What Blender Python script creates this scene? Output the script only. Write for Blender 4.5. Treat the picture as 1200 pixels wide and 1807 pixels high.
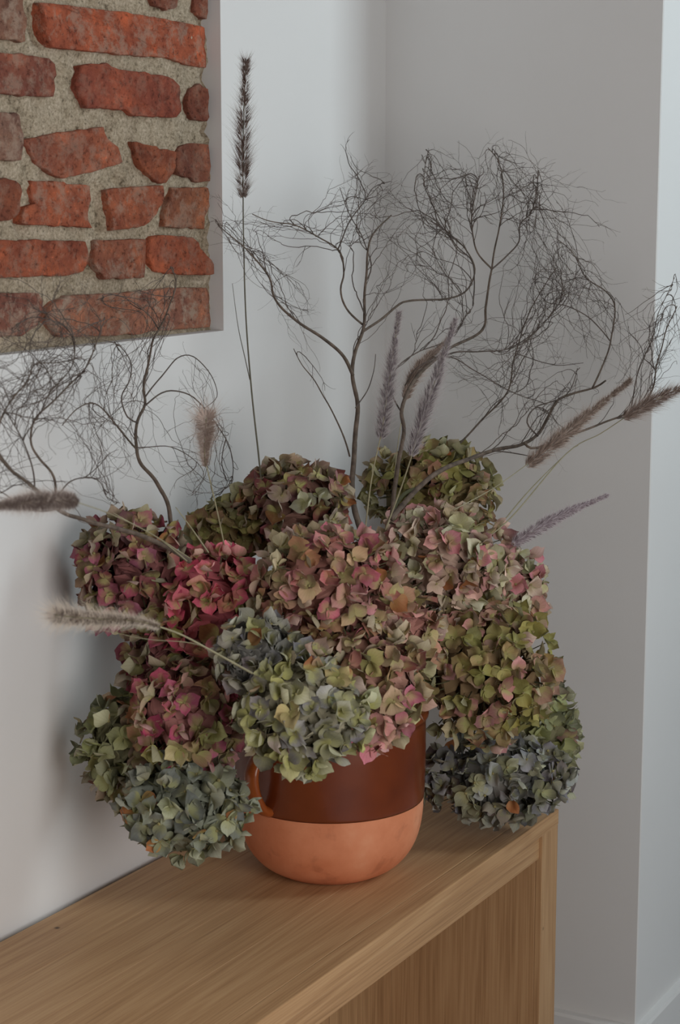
import bpy, bmesh, math, random
from mathutils import Vector, Matrix, noise
R0 = random.Random(7)
S = bpy.context.scene
COL = S.collection
for o in list(bpy.data.objects): bpy.data.objects.remove(o)

# ------------------------------------------------------------------ camera
F = 3293.0; HY = 350.0; VX = 2500.0; CX, CY = 600.0, 903.5
PITCH = math.atan((CY-HY)/F)
YAW = math.atan((VX-CX)/math.hypot(F, CY-HY))
CAM = Vector((-2.852, -1.534, 1.52))
cd = bpy.data.cameras.new('camera'); cam = bpy.data.objects.new('camera', cd); COL.objects.link(cam)
cam.location = CAM
cam.rotation_euler = (math.pi/2-PITCH, 0, YAW-math.pi/2)
cd.sensor_fit = 'VERTICAL'; cd.sensor_height = 36; cd.lens = F/1807*36
cd.clip_start = .05
cd.dof.use_dof = True; cd.dof.focus_distance = 2.72; cd.dof.aperture_fstop = 11
S.camera = cam

# ------------------------------------------------------------------ world, lights, exposure
W = bpy.data.worlds.new('overcast_sky'); S.world = W; W.use_nodes = True
W.node_tree.nodes['Background'].inputs[0].default_value = (.80, .90, 1, 1)
W.node_tree.nodes['Background'].inputs[1].default_value = 1.0
def area(name, loc, rot, sx, sy, power, col, spread=180):
    l = bpy.data.lights.new(name, 'AREA'); l.shape = 'RECTANGLE'; l.size = sx; l.size_y = sy
    l.energy = power; l.color = col; l.spread = math.radians(spread)
    o = bpy.data.objects.new(name, l); COL.objects.link(o); o.location = loc; o.rotation_euler = rot
    return o
# daylight entering by the two windows of the wall opposite the flowers (both face +y)
WY = -2.15
WIN1 = dict(x0=-2.75, x1=-1.25, z0=.4, z1=2.15)
WIN2 = dict(x0=.12, x1=.72, z0=1.6, z1=3.1)
for nm, w, e, c in (('window_left_offscreen', WIN1, 30, (1, .96, .92)), ('window_right_offscreen', WIN2, 23, (.82, .95, 1))):
    area(nm, ((w['x0']+w['x1'])/2, WY-.06, (w['z0']+w['z1'])/2), (math.pi/2, 0, 0), w['x1']-w['x0']-.12, w['z1']-w['z0']-.12, e, c)
vs = S.view_settings
vs.view_transform = 'Standard'; vs.look = 'None'; vs.exposure = 0.0; vs.gamma = 1; vs.use_curve_mapping = False

# ------------------------------------------------------------------ pixel helpers (1200 x 1807 frame)
ca, sa, cp, sp = math.cos(YAW), math.sin(YAW), math.cos(PITCH), math.sin(PITCH)
def ray(u, v):
    x = (u-CX)/F; y = (v-CY)/F
    f = cp-y*sp; d = y*cp+sp
    return Vector((f*ca+x*sa, f*sa-x*ca, -d))
def onX(u, v, x): r = ray(u, v); return CAM+r*((x-CAM.x)/r.x)
def onY(u, v, y): r = ray(u, v); return CAM+r*((y-CAM.y)/r.y)
def onZ(u, v, z): r = ray(u, v); return CAM+r*((z-CAM.z)/r.z)
FWD = Vector((ca*cp, sa*cp, -sp)); RIGHT = Vector((sa, -ca, 0)); UP = RIGHT.cross(FWD)
def depth(p): return (p-CAM).dot(FWD)
def px(p, n): return n*depth(p)/F          # n pixels at point p in metres

# ------------------------------------------------------------------ object helpers
def lin(c):
    return tuple(((v/255)/12.92 if v/255 <= .04045 else ((v/255+.055)/1.055)**2.4) for v in c)
def empty(name, loc, label, cat, group=None):
    o = bpy.data.objects.new(name, None); COL.objects.link(o); o.location = loc; o.empty_display_size = .02
    o['label'] = label; o['category'] = cat
    if group: o['group'] = group
    return o
def wloc(o):
    p = Vector((0, 0, 0))
    while o: p = p+o.location; o = o.parent
    return p
def link(name, me, mat, parent=None, kind=None, label=None, smooth=False):
    """me is built in world coordinates; it is moved into the frame of its parent (parents are not rotated)"""
    if parent:
        me.transform(Matrix.Translation(-wloc(parent)))
    if mat and not me.materials: me.materials.append(mat)
    o = bpy.data.objects.new(name, me); COL.objects.link(o)
    if parent: o.parent = parent
    if kind: o['kind'] = kind
    if label: o['label'] = label
    if smooth:
        for p in me.polygons: p.use_smooth = True
    return o
def pymesh(name, v, f):
    me = bpy.data.meshes.new(name); me.from_pydata([tuple(a) for a in v], [], f); me.update(); return me
def bm_mesh(name, bm):
    me = bpy.data.meshes.new(name); bmesh.ops.recalc_face_normals(bm, faces=bm.faces); bm.to_mesh(me); bm.free(); return me
def box(name, x0, x1, y0, y1, z0, z1, bevel=0, seg=2):
    bm = bmesh.new()
    bmesh.ops.create_cube(bm, size=1, matrix=Matrix.Translation(((x0+x1)/2, (y0+y1)/2, (z0+z1)/2)) @ Matrix.Diagonal((x1-x0, y1-y0, z1-z0, 1)))
    if bevel: bmesh.ops.bevel(bm, geom=bm.edges[:], offset=bevel, segments=seg, affect='EDGES', profile=.6)
    return bm_mesh(name, bm)
class MB:
    def __init__(s): s.v = []; s.f = []
    def tube(s, pts, rad, n=4, cap=True):
        if len(pts) < 2: return
        b = len(s.v); prev = None
        for i, p in enumerate(pts):
            t = (pts[min(i+1, len(pts)-1)]-pts[max(i-1, 0)])
            if t.length < 1e-9: t = Vector((0, 0, 1))
            t.normalize()
            if prev is None:
                a = t.orthogonal().normalized()
            else:
                a = prev-t*prev.dot(t)
                a = a.normalized() if a.length > 1e-6 else t.orthogonal().normalized()
            prev = a; c = t.cross(a)
            r = rad[i] if isinstance(rad, (list, tuple)) else rad
            for k in range(n):
                th = 2*math.pi*k/n
                s.v.append(p+(a*math.cos(th)+c*math.sin(th))*r)
        m = len(pts)
        for i in range(m-1):
            for k in range(n):
                s.f.append((b+i*n+k, b+i*n+(k+1) % n, b+(i+1)*n+(k+1) % n, b+(i+1)*n+k))
        if cap:
            s.f.append(tuple(b+k for k in reversed(range(n)))); s.f.append(tuple(b+(m-1)*n+k for k in range(n)))
    def poly(s, pts):
        b = len(s.v); s.v += pts; s.f.append(tuple(range(b, b+len(pts))))
    def mesh(s, name): return pymesh(name, s.v, s.f)
def catmull(P, step):
    """smooth polyline through tuples/vectors P, about `step` between samples (in the units of the first two coordinates)"""
    P = [Vector(p) for p in P]; out = []
    for i in range(len(P)-1):
        p0 = P[max(i-1, 0)]; p1 = P[i]; p2 = P[i+1]; p3 = P[min(i+2, len(P)-1)]
        n = max(2, int((p2-p1).length/step))
        for k in range(n):
            t = k/n
            out.append(.5*((2*p1)+(p2-p0)*t+(2*p0-5*p1+4*p2-p3)*t*t+(3*p1-p0-3*p2+p3)*t**3))
    out.append(P[-1]); return out

# ------------------------------------------------------------------ materials
def new(name):
    m = bpy.data.materials.new(name); m.use_nodes = True
    nt = m.node_tree; return m, nt, nt.nodes['Principled BSDF']
def nd(nt, t, **kw):
    n = nt.nodes.new(t)
    for k, v in kw.items():
        if k in n.inputs: n.inputs[k].default_value = v
        else: setattr(n, k, v)
    return n
def ramp(nt, stops):
    r = nt.nodes.new('ShaderNodeValToRGB'); e = r.color_ramp.elements
    while len(e) < len(stops): e.new(.5)
    for i, (p, c) in enumerate(stops): e[i].position = p; e[i].color = (*c, 1) if len(c) == 3 else c
    return r
def simple(name, c, rough=.7, nscale=0, namt=.0, bump=0, bscale=200, spec=.3):
    m, nt, b = new(name); b.inputs['Roughness'].default_value = rough; b.inputs['Specular IOR Level'].default_value = spec
    if nscale:
        tc = nd(nt, 'ShaderNodeTexCoord'); no = nd(nt, 'ShaderNodeTexNoise', Scale=nscale, Detail=5)
        nt.links.new(tc.outputs['Object'], no.inputs['Vector'])
        r = ramp(nt, [(.3, tuple(x*(1-namt) for x in c)), (.7, tuple(min(1, x*(1+namt)) for x in c))])
        nt.links.new(no.outputs['Fac'], r.inputs[0]); nt.links.new(r.outputs[0], b.inputs['Base Color'])
    else: b.inputs['Base Color'].default_value = (*c, 1)
    if bump:
        tc = nd(nt, 'ShaderNodeTexCoord'); no = nd(nt, 'ShaderNodeTexNoise', Scale=bscale, Detail=4)
        nt.links.new(tc.outputs['Object'], no.inputs['Vector'])
        bp = nd(nt, 'ShaderNodeBump', Strength=bump, Distance=.002)
        nt.links.new(no.outputs['Fac'], bp.inputs['Height']); nt.links.new(bp.outputs[0], b.inputs['Normal'])
    return m
M = {}
M['plaster'] = simple('plaster_paint', (.74, .735, .73), .75, 2.5, .02, .10, 60)
M['ceiling'] = simple('ceiling_paint', (.55, .55, .55), .9)  # unseen ceiling, its grey invented to hold back bounced light
M['low_bounce_wall'] = simple('unseen_wall_darkened', (.36, .35, .34), .8, 2.5, .03)  # unseen walls; dark tone invented to cut bounced light and deepen shadows
M['floor'] = simple('grey_floor', (.36, .36, .385), .5, 3, .15)
M['frame'] = simple('white_window_paint', (.75, .75, .74), .4)
M['twig'] = simple('dry_twig_bark', (.105, .082, .070), .8, 60, .35)
M['bark'] = simple('dry_branch_bark', (.12, .09, .07), .8, 90, .45, .5, 300)
M['stem'] = simple('dry_grass_stem', (.30, .27, .17), .6, 40, .2)
M['darkstem'] = simple('dark_grass_stem', (.11, .10, .07), .6, 40, .2)
M['greenstem'] = simple('flower_stalk', (.10, .10, .05), .7, 40, .3)

def glass():
    m, nt, b = new('window_glass')
    b.inputs['Transmission Weight'].default_value = 1; b.inputs['Roughness'].default_value = 0; b.inputs['IOR'].default_value = 1.45
    return m
M['glass'] = glass()

def brick_mat():
    m, nt, b = new('old_red_brick'); L = nt.links.new
    tc = nd(nt, 'ShaderNodeTexCoord'); oi = nd(nt, 'ShaderNodeObjectInfo')
    n1 = nd(nt, 'ShaderNodeTexNoise', Scale=22, Detail=8, Roughness=.65); L(tc.outputs['Object'], n1.inputs['Vector'])
    n2 = nd(nt, 'ShaderNodeTexNoise', Scale=130, Detail=6, Roughness=.7); L(tc.outputs['Object'], n2.inputs['Vector'])
    n3 = nd(nt, 'ShaderNodeTexNoise', Scale=38, Detail=10, Roughness=.75); L(tc.outputs['Object'], n3.inputs['Vector'])
    r1 = ramp(nt, [(.30, (.50, .44, .46)), (.44, (.9, .88, .9)), (.56, (1.1, 1.08, 1.02)), (.70, (1.65, 1.45, 1.2))]); L(n1.outputs['Fac'], r1.inputs[0])
    mul = nd(nt, 'ShaderNodeMix', data_type='RGBA', blend_type='MULTIPLY'); mul.inputs['Factor'].default_value = 1
    L(oi.outputs['Color'], mul.inputs['A']); L(r1.outputs[0], mul.inputs['B'])
    r2 = ramp(nt, [(.34, (.35, .30, .30)), (.46, (1, 1, 1)), (.60, (1.1, 1.1, 1.1)), (.70, (1.7, 1.65, 1.6))]); L(n2.outputs['Fac'], r2.inputs[0])
    mul2 = nd(nt, 'ShaderNodeMix', data_type='RGBA', blend_type='MULTIPLY'); mul2.inputs['Factor'].default_value = .95
    L(mul.outputs['Result'], mul2.inputs['A']); L(r2.outputs[0], mul2.inputs['B'])
    # lime and mortar smears; amount from object alpha
    r3 = ramp(nt, [(.49, (0, 0, 0)), (.60, (1, 1, 1))]); L(n3.outputs['Fac'], r3.inputs[0])
    am = nd(nt, 'ShaderNodeMath', operation='MULTIPLY'); L(r3.outputs[0], am.inputs[0]); L(oi.outputs['Alpha'], am.inputs[1])
    mx = nd(nt, 'ShaderNodeMix', data_type='RGBA'); L(am.outputs[0], mx.inputs['Factor']); L(mul2.outputs['Result'], mx.inputs['A'])
    mx.inputs['B'].default_value = (*lin((196, 168, 148)), 1)
    L(mx.outputs['Result'], b.inputs['Base Color'])
    b.inputs['Roughness'].default_value = .85; b.inputs['Specular IOR Level'].default_value = .25
    ad = nd(nt, 'ShaderNodeMath', operation='ADD'); L(n2.outputs['Fac'], ad.inputs[0]); L(n3.outputs['Fac'], ad.inputs[1])
    bp = nd(nt, 'ShaderNodeBump', Strength=1, Distance=.007); L(ad.outputs[0], bp.inputs['Height']); L(bp.outputs[0], b.inputs['Normal'])
    return m
M['brick'] = brick_mat()
def mortar_mat():
    m, nt, b = new('sandy_mortar'); L = nt.links.new
    tc = nd(nt, 'ShaderNodeTexCoord')
    n1 = nd(nt, 'ShaderNodeTexNoise', Scale=240, Detail=6, Roughness=.7); L(tc.outputs['Object'], n1.inputs['Vector'])
    n2 = nd(nt, 'ShaderNodeTexNoise', Scale=34, Detail=8, Roughness=.7); L(tc.outputs['Object'], n2.inputs['Vector'])
    r = ramp(nt, [(.30, lin((84, 76, 64))), (.42, lin((172, 156, 134))), (.58, lin((204, 188, 166))), (.75, lin((230, 218, 200)))])
    L(n1.outputs['Fac'], r.inputs[0])
    r2 = ramp(nt, [(.34, (.30, .27, .22)), (.42, (.85, .83, .78)), (.65, (1.12, 1.12, 1.12))]); L(n2.outputs['Fac'], r2.inputs[0])
    mul = nd(nt, 'ShaderNodeMix', data_type='RGBA', blend_type='MULTIPLY'); mul.inputs['Factor'].default_value = 1
    L(r.outputs[0], mul.inputs['A']); L(r2.outputs[0], mul.inputs['B']); L(mul.outputs['Result'], b.inputs['Base Color'])
    b.inputs['Roughness'].default_value = .95
    bp = nd(nt, 'ShaderNodeBump', Strength=1, Distance=.004); L(n1.outputs['Fac'], bp.inputs['Height']); L(bp.outputs[0], b.inputs['Normal'])
    return m
M['mortar'] = mortar_mat()

def oak_mat(name, axis, tone=1.0, red=0.0):
    """axis: 0 grain along x, 2 along z"""
    m, nt, b = new(name); L = nt.links.new
    tc = nd(nt, 'ShaderNodeTexCoord'); oi = nd(nt, 'ShaderNodeObjectInfo')
    mp = nd(nt, 'ShaderNodeMapping'); L(tc.outputs['Object'], mp.inputs['Vector'])
    sc = [9, 9, 9]; sc[axis] = .55
    mp.inputs['Scale'].default_value = sc
    cb = nd(nt, 'ShaderNodeCombineXYZ'); mm = nd(nt, 'ShaderNodeMath', operation='MULTIPLY'); mm.inputs[1].default_value = 17
    L(oi.outputs['Random'], mm.inputs[0])
    for k in range(3): L(mm.outputs[0], cb.inputs[k])
    L(cb.outputs[0], mp.inputs['Location'])
    n1 = nd(nt, 'ShaderNodeTexNoise', Scale=1.6, Detail=3, Distortion=.6); L(mp.outputs[0], n1.inputs['Vector'])
    wv = nd(nt, 'ShaderNodeMath', operation='MULTIPLY'); wv.inputs[1].default_value = 46; L(n1.outputs['Fac'], wv.inputs[0])
    sn = nd(nt, 'ShaderNodeMath', operation='SINE'); L(wv.outputs[0], sn.inputs[0])
    mp2 = nd(nt, 'ShaderNodeMapping'); L(tc.outputs['Object'], mp2.inputs['Vector'])
    s2 = [420, 420, 420]; s2[axis] = 7; mp2.inputs['Scale'].default_value = s2
    n2 = nd(nt, 'ShaderNodeTexNoise', Scale=1, Detail=3); L(mp2.outputs[0], n2.inputs['Vector'])
    f1 = nd(nt, 'ShaderNodeMath', operation='MULTIPLY_ADD'); L(sn.outputs[0], f1.inputs[0]); f1.inputs[1].default_value = .07; f1.inputs[2].default_value = .0
    f2 = nd(nt, 'ShaderNodeMath', operation='MULTIPLY_ADD'); L(n2.outputs['Fac'], f2.inputs[0]); f2.inputs[1].default_value = .75; L(f1.outputs[0], f2.inputs[2])
    f3 = nd(nt, 'ShaderNodeMath', operation='MULTIPLY_ADD'); L(oi.outputs['Random'], f3.inputs[0]); f3.inputs[1].default_value = .22; L(f2.outputs[0], f3.inputs[2])
    c = lambda *q: tuple(v*tone*(1-red*k*.35) for v, k in zip(lin(q), (0, .8, 1.2)))
    r = ramp(nt, [(.22, c(150, 113, 78)), (.45, c(178, 138, 98)), (.62, c(190, 151, 110)), (.85, c(200, 164, 122))])
    L(f3.outputs[0], r.inputs[0])
    # small knots
    vo = nd(nt, 'ShaderNodeTexVoronoi', Scale=8.5); L(tc.outputs['Object'], vo.inputs['Vector'])
    rk = ramp(nt, [(.018, (.12, .08, .06)), (.045, (1, 1, 1))]); L(vo.outputs['Distance'], rk.inputs[0])
    mul = nd(nt, 'ShaderNodeMix', data_type='RGBA', blend_type='MULTIPLY'); mul.inputs['Factor'].default_value = 1
    L(r.outputs[0], mul.inputs['A']); L(rk.outputs[0], mul.inputs['B']); L(mul.outputs['Result'], b.inputs['Base Color'])
    b.inputs['Roughness'].default_value = .48; b.inputs['Specular IOR Level'].default_value = .35
    bp = nd(nt, 'ShaderNodeBump', Strength=.12, Distance=.001); L(n2.outputs['Fac'], bp.inputs['Height']); L(bp.outputs[0], b.inputs['Normal'])
    return m
M['oak_top'] = oak_mat('oak_lengthwise', 0)
M['oak_up'] = oak_mat('oak_upright', 2)

def terracotta():
    m, nt, b = new('unglazed_terracotta'); L = nt.links.new
    tc = nd(nt, 'ShaderNodeTexCoord')
    n1 = nd(nt, 'ShaderNodeTexNoise', Scale=9, Detail=6, Roughness=.6); L(tc.outputs['Object'], n1.inputs['Vector'])
    r = ramp(nt, [(.3, lin((200, 118, 80))), (.55, lin((220, 142, 104))), (.75, lin((230, 164, 128)))]); L(n1.outputs['Fac'], r.inputs[0])
    n2 = nd(nt, 'ShaderNodeTexNoise', Scale=30, Detail=5); L(tc.outputs['Object'], n2.inputs['Vector'])
    r2 = ramp(nt, [(.30, (.45, .38, .36)), (.40, (1, 1, 1))]); L(n2.outputs['Fac'], r2.inputs[0])
    a = nd(nt, 'ShaderNodeMix', data_type='RGBA', blend_type='MULTIPLY'); a.inputs['Factor'].default_value = .3
    L(r.outputs[0], a.inputs['A']); L(r2.outputs[0], a.inputs['B'])
    L(a.outputs['Result'], b.inputs['Base Color'])
    b.inputs['Roughness'].default_value = .7; b.inputs['Specular IOR Level'].default_value = .3
    return m
M['terracotta'] = terracotta()
def glaze(name, c1, c2):
    m, nt, b = new(name); L = nt.links.new
    tc = nd(nt, 'ShaderNodeTexCoord'); n1 = nd(nt, 'ShaderNodeTexNoise', Scale=14, Detail=5); L(tc.outputs['Object'], n1.inputs['Vector'])
    r = ramp(nt, [(.3, lin(c1)), (.7, lin(c2))]); L(n1.outputs['Fac'], r.inputs[0]); L(r.outputs[0], b.inputs['Base Color'])
    b.inputs['Roughness'].default_value = .28; b.inputs['Specular IOR Level'].default_value = .45
    b.inputs['Coat Weight'].default_value = .25; b.inputs['Coat Roughness'].default_value = .12
    return m
M['glaze'] = glaze('brown_glaze', (98, 42, 18), (118, 54, 24))
M['glaze_handle'] = glaze('amber_glaze', (138, 68, 28), (156, 82, 36))

def petal_mat():
    m, nt, b = new('hydrangea_petal'); L = nt.links.new
    oi = nd(nt, 'ShaderNodeObjectInfo'); at = nd(nt, 'ShaderNodeAttribute', attribute_name='rad'); tc = nd(nt, 'ShaderNodeTexCoord')
    n1 = nd(nt, 'ShaderNodeTexNoise', Scale=2.2, Detail=3); n1.noise_dimensions = '4D'
    L(tc.outputs['Object'], n1.inputs['Vector'])
    w = nd(nt, 'ShaderNodeMath', operation='MULTIPLY'); w.inputs[1].default_value = 50; L(oi.outputs['Random'], w.inputs[0]); L(w.outputs[0], n1.inputs['W'])
    # distance from the petal's foot, made uneven, drives foot colour -> blade colour
    ad = nd(nt, 'ShaderNodeMath', operation='MULTIPLY_ADD'); L(n1.outputs['Fac'], ad.inputs[0]); ad.inputs[1].default_value = 1.1; L(at.outputs['Fac'], ad.inputs[2])
    mr = nd(nt, 'ShaderNodeMapRange'); L(ad.outputs[0], mr.inputs['Value'])
    mr.inputs['From Min'].default_value = .72; mr.inputs['From Max'].default_value = 1.18
    al = nd(nt, 'ShaderNodeMath', operation='MULTIPLY'); 
    inv = nd(nt, 'ShaderNodeMath', operation='SUBTRACT'); inv.inputs[0].default_value = 1; L(mr.outputs[0], inv.inputs[1])
    L(inv.outputs[0], al.inputs[0]); L(oi.outputs['Alpha'], al.inputs[1])
    mx = nd(nt, 'ShaderNodeMix', data_type='RGBA'); L(al.outputs[0], mx.inputs['Factor']); L(oi.outputs['Color'], mx.inputs['A'])
    mx.inputs['B'].default_value = (*lin((176, 174, 108)), 1)
    # paler underside, as the petals have
    ge = nd(nt, 'ShaderNodeNewGeometry'); bk = nd(nt, 'ShaderNodeMath', operation='MULTIPLY'); bk.inputs[1].default_value = .42
    L(ge.outputs['Backfacing'], bk.inputs[0])
    mxb = nd(nt, 'ShaderNodeMix', data_type='RGBA'); L(bk.outputs[0], mxb.inputs['Factor']); L(mx.outputs['Result'], mxb.inputs['A'])
    mxb.inputs['B'].default_value = (*lin((206, 204, 178)), 1)
    # fine veins
    ve = nd(nt, 'ShaderNodeAttribute', attribute_name='ang')
    vs_ = nd(nt, 'ShaderNodeMath', operation='MULTIPLY'); vs_.inputs[1].default_value = 26; L(ve.outputs['Fac'], vs_.inputs[0])
    sn = nd(nt, 'ShaderNodeMath', operation='SINE'); L(vs_.outputs[0], sn.inputs[0])
    rv = ramp(nt, [(.0, (1, 1, 1)), (.75, (1, 1, 1)), (1, (.86, .82, .82))]); L(sn.outputs[0], rv.inputs[0])
    mu = nd(nt, 'ShaderNodeMix', data_type='RGBA', blend_type='MULTIPLY'); mu.inputs['Factor'].default_value = .7
    L(mxb.outputs['Result'], mu.inputs['A']); L(rv.outputs[0], mu.inputs['B'])
    L(mu.outputs['Result'], b.inputs['Base Color'])
    b.inputs['Roughness'].default_value = .62; b.inputs['Specular IOR Level'].default_value = .3
    tr = nd(nt, 'ShaderNodeBsdfTranslucent'); L(mu.outputs['Result'], tr.inputs['Color'])
    ms = nd(nt, 'ShaderNodeMixShader'); ms.inputs[0].default_value = .14
    L(b.outputs[0], ms.inputs[1]); L(tr.outputs[0], ms.inputs[2])
    L(ms.outputs[0], nt.nodes['Material Output'].inputs['Surface'])
    return m
M['petal'] = petal_mat()

# ================================================================== STRUCTURE
ZC = 3.4                      # ceiling
XB0, XR = -4.8, 1.7            # rear wall, far right wall
YC = -.491                     # wall C plane (wall_right), outer corner at (0, YC)
NX1, NZ0 = -.508, 1.325        # niche right edge and bottom
NX0, NZ1 = -1.62, 2.12
ND = .034                      # depth of the bare masonry behind the plaster face
def struct(name, me, mat, parent=None, **k):
    o = link(name, me, mat, parent, **k); o['kind'] = 'structure'; return o
struct('floor', box('floor', XB0-.1, XR+.1, -2.4, .12, -.08, 0), M['floor'])
struct('ceiling', box('ceiling', XB0-.1, XR+.1, -2.4, .12, ZC, ZC+.08), M['ceiling'])
# wall A (behind the flowers) with the opening in its plaster
def wall_a():
    bm = bmesh.new()
    xs = [XB0-.1, NX0, NX1, 0.0]; zs = [0, NZ0, NZ1, ZC]
    for i in range(3):
        for k in range(3):
            y = ND+.004 if (i == 1 and k == 1) else 0
            q = [bm.verts.new((xs[i], y, zs[k])), bm.verts.new((xs[i+1], y, zs[k])), bm.verts.new((xs[i+1], y, zs[k+1])), bm.verts.new((xs[i], y, zs[k+1]))]
            bm.faces.new(q)
    # reveal faces, slightly uneven as trowelled plaster
    def strip(p, q, n):
        prev = None
        for i in range(n+1):
            t = i/n; a = Vector(p).lerp(Vector(q), t)
            cur = (bm.verts.new(a), bm.verts.new(a+Vector((0, ND+.004, 0))))
            if prev: bm.faces.new((prev[0], cur[0], cur[1], prev[1]))
            prev = cur
    strip((NX1, 0, NZ0), (NX1, 0, NZ1), 8); strip((NX0, 0, NZ0), (NX1, 0, NZ0), 8)
    strip((NX0, 0, NZ0), (NX0, 0, NZ1), 8); strip((NX0, 0, NZ1), (NX1, 0, NZ1), 8)
    # back and sides for thickness
    q = [bm.verts.new(v) for v in ((XB0-.1, .12, 0), (0, .12, 0), (0, .12, ZC), (XB0-.1, .12, ZC))]; bm.faces.new(q)
    me = bpy.data.meshes.new('wall_left'); bmesh.ops.remove_doubles(bm, verts=bm.verts, dist=1e-5)
    bmesh.ops.recalc_face_normals(bm, faces=bm.faces); bm.to_mesh(me); bm.free(); return me
wallA = struct('wall_left', wall_a(), M['plaster'])
# pier: its face is the grey wall right of the corner (x = 0), its return faces the window (y = YC)
struct('wall_pier', box('wall_pier', 0, XR, YC, .12, 0, ZC, .0015, 1), M['plaster'])
def wall_opposite():
    bm = bmesh.new()
    def bx(x0, x1, z0, z1):
        bmesh.ops.create_cube(bm, size=1, matrix=Matrix.Translation(((x0+x1)/2, WY-.1, (z0+z1)/2)) @ Matrix.Diagonal((x1-x0, .2, z1-z0, 1)))
    xs = [XB0-.1, WIN1['x0'], WIN1['x1'], WIN2['x0'], WIN2['x1'], XR+.1]
    for k in (0, 2, 4): bx(xs[k], xs[k+1], 0, ZC)
    for w in (WIN1, WIN2): bx(w['x0'], w['x1'], 0, w['z0']); bx(w['x0'], w['x1'], w['z1'], ZC)
    return bm_mesh('wall_opposite', bm)
struct('wall_opposite', wall_opposite(), M['low_bounce_wall'])
struct('wall_rear', box('wall_rear', XB0-.1, XB0, WY-.2, 0, 0, ZC), M['low_bounce_wall'])
struct('wall_far_right', box('wall_far_right', XR, XR+.1, WY, YC, 0, ZC), M['low_bounce_wall'])
def window(n, a0, a1, z0, z1):
    e = bpy.data.objects.new('window_%d' % n, None); COL.objects.link(e); e['kind'] = 'structure'
    c = WY-.12; e.location = ((a0+a1)/2, c, z0)
    def bx(nm, p0, p1, q0, q1, d, m): link(nm, box(nm, p0, p1, c-d, c+d, q0, q1), m, e)
    t = .06; mid = (a0+a1)/2
    bx('window_frame', a0, a0+t, z0, z1, .035, M['frame']); bx('window_frame', a1-t, a1, z0, z1, .035, M['frame'])
    bx('window_frame', a0+t, a1-t, z0, z0+t, .035, M['frame']); bx('window_frame', a0+t, a1-t, z1-t, z1, .035, M['frame'])
    bx('mullion', mid-.025, mid+.025, z0+t, z1-t, .03, M['frame'])
    bx('pane', a0+t, mid-.025, z0+t, z1-t, .003, M['glass']); bx('pane', mid+.025, a1-t, z0+t, z1-t, .003, M['glass'])
for n, w in ((1, WIN1), (2, WIN2)): window(n, w['x0'], w['x1'], w['z0'], w['z1'])
# baseboards: top edge 1.39 m below the lens
BZ = .128
def baseboard(name, prof, p, q, n):
    """profile of (out, z) swept from p to q, n = outward direction"""
    v = []; f = []
    for e in (p, q):
        for (o, z) in prof: v.append(Vector((e[0]+n[0]*o, e[1]+n[1]*o, z)))
    m = len(prof)
    for i in range(m-1): f.append((i, i+1, m+i+1, m+i))
    f.append(tuple(range(m))); f.append(tuple(range(2*m-1, m-1, -1)))
    return struct(name, pymesh(name, v, f), M['plaster'])
prof = [(0, 0), (.016, 0), (.016, BZ-.006), (.013, BZ-.001), (0, BZ)]
baseboard('baseboard_pier', prof, (0, 0), (0, YC-.016), (-1, 0))
baseboard('baseboard_right', prof, (-.016, YC), (XR, YC), (0, -1))
baseboard('baseboard_left', prof, (XB0, 0), (-.016, 0), (0, -1))

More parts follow.
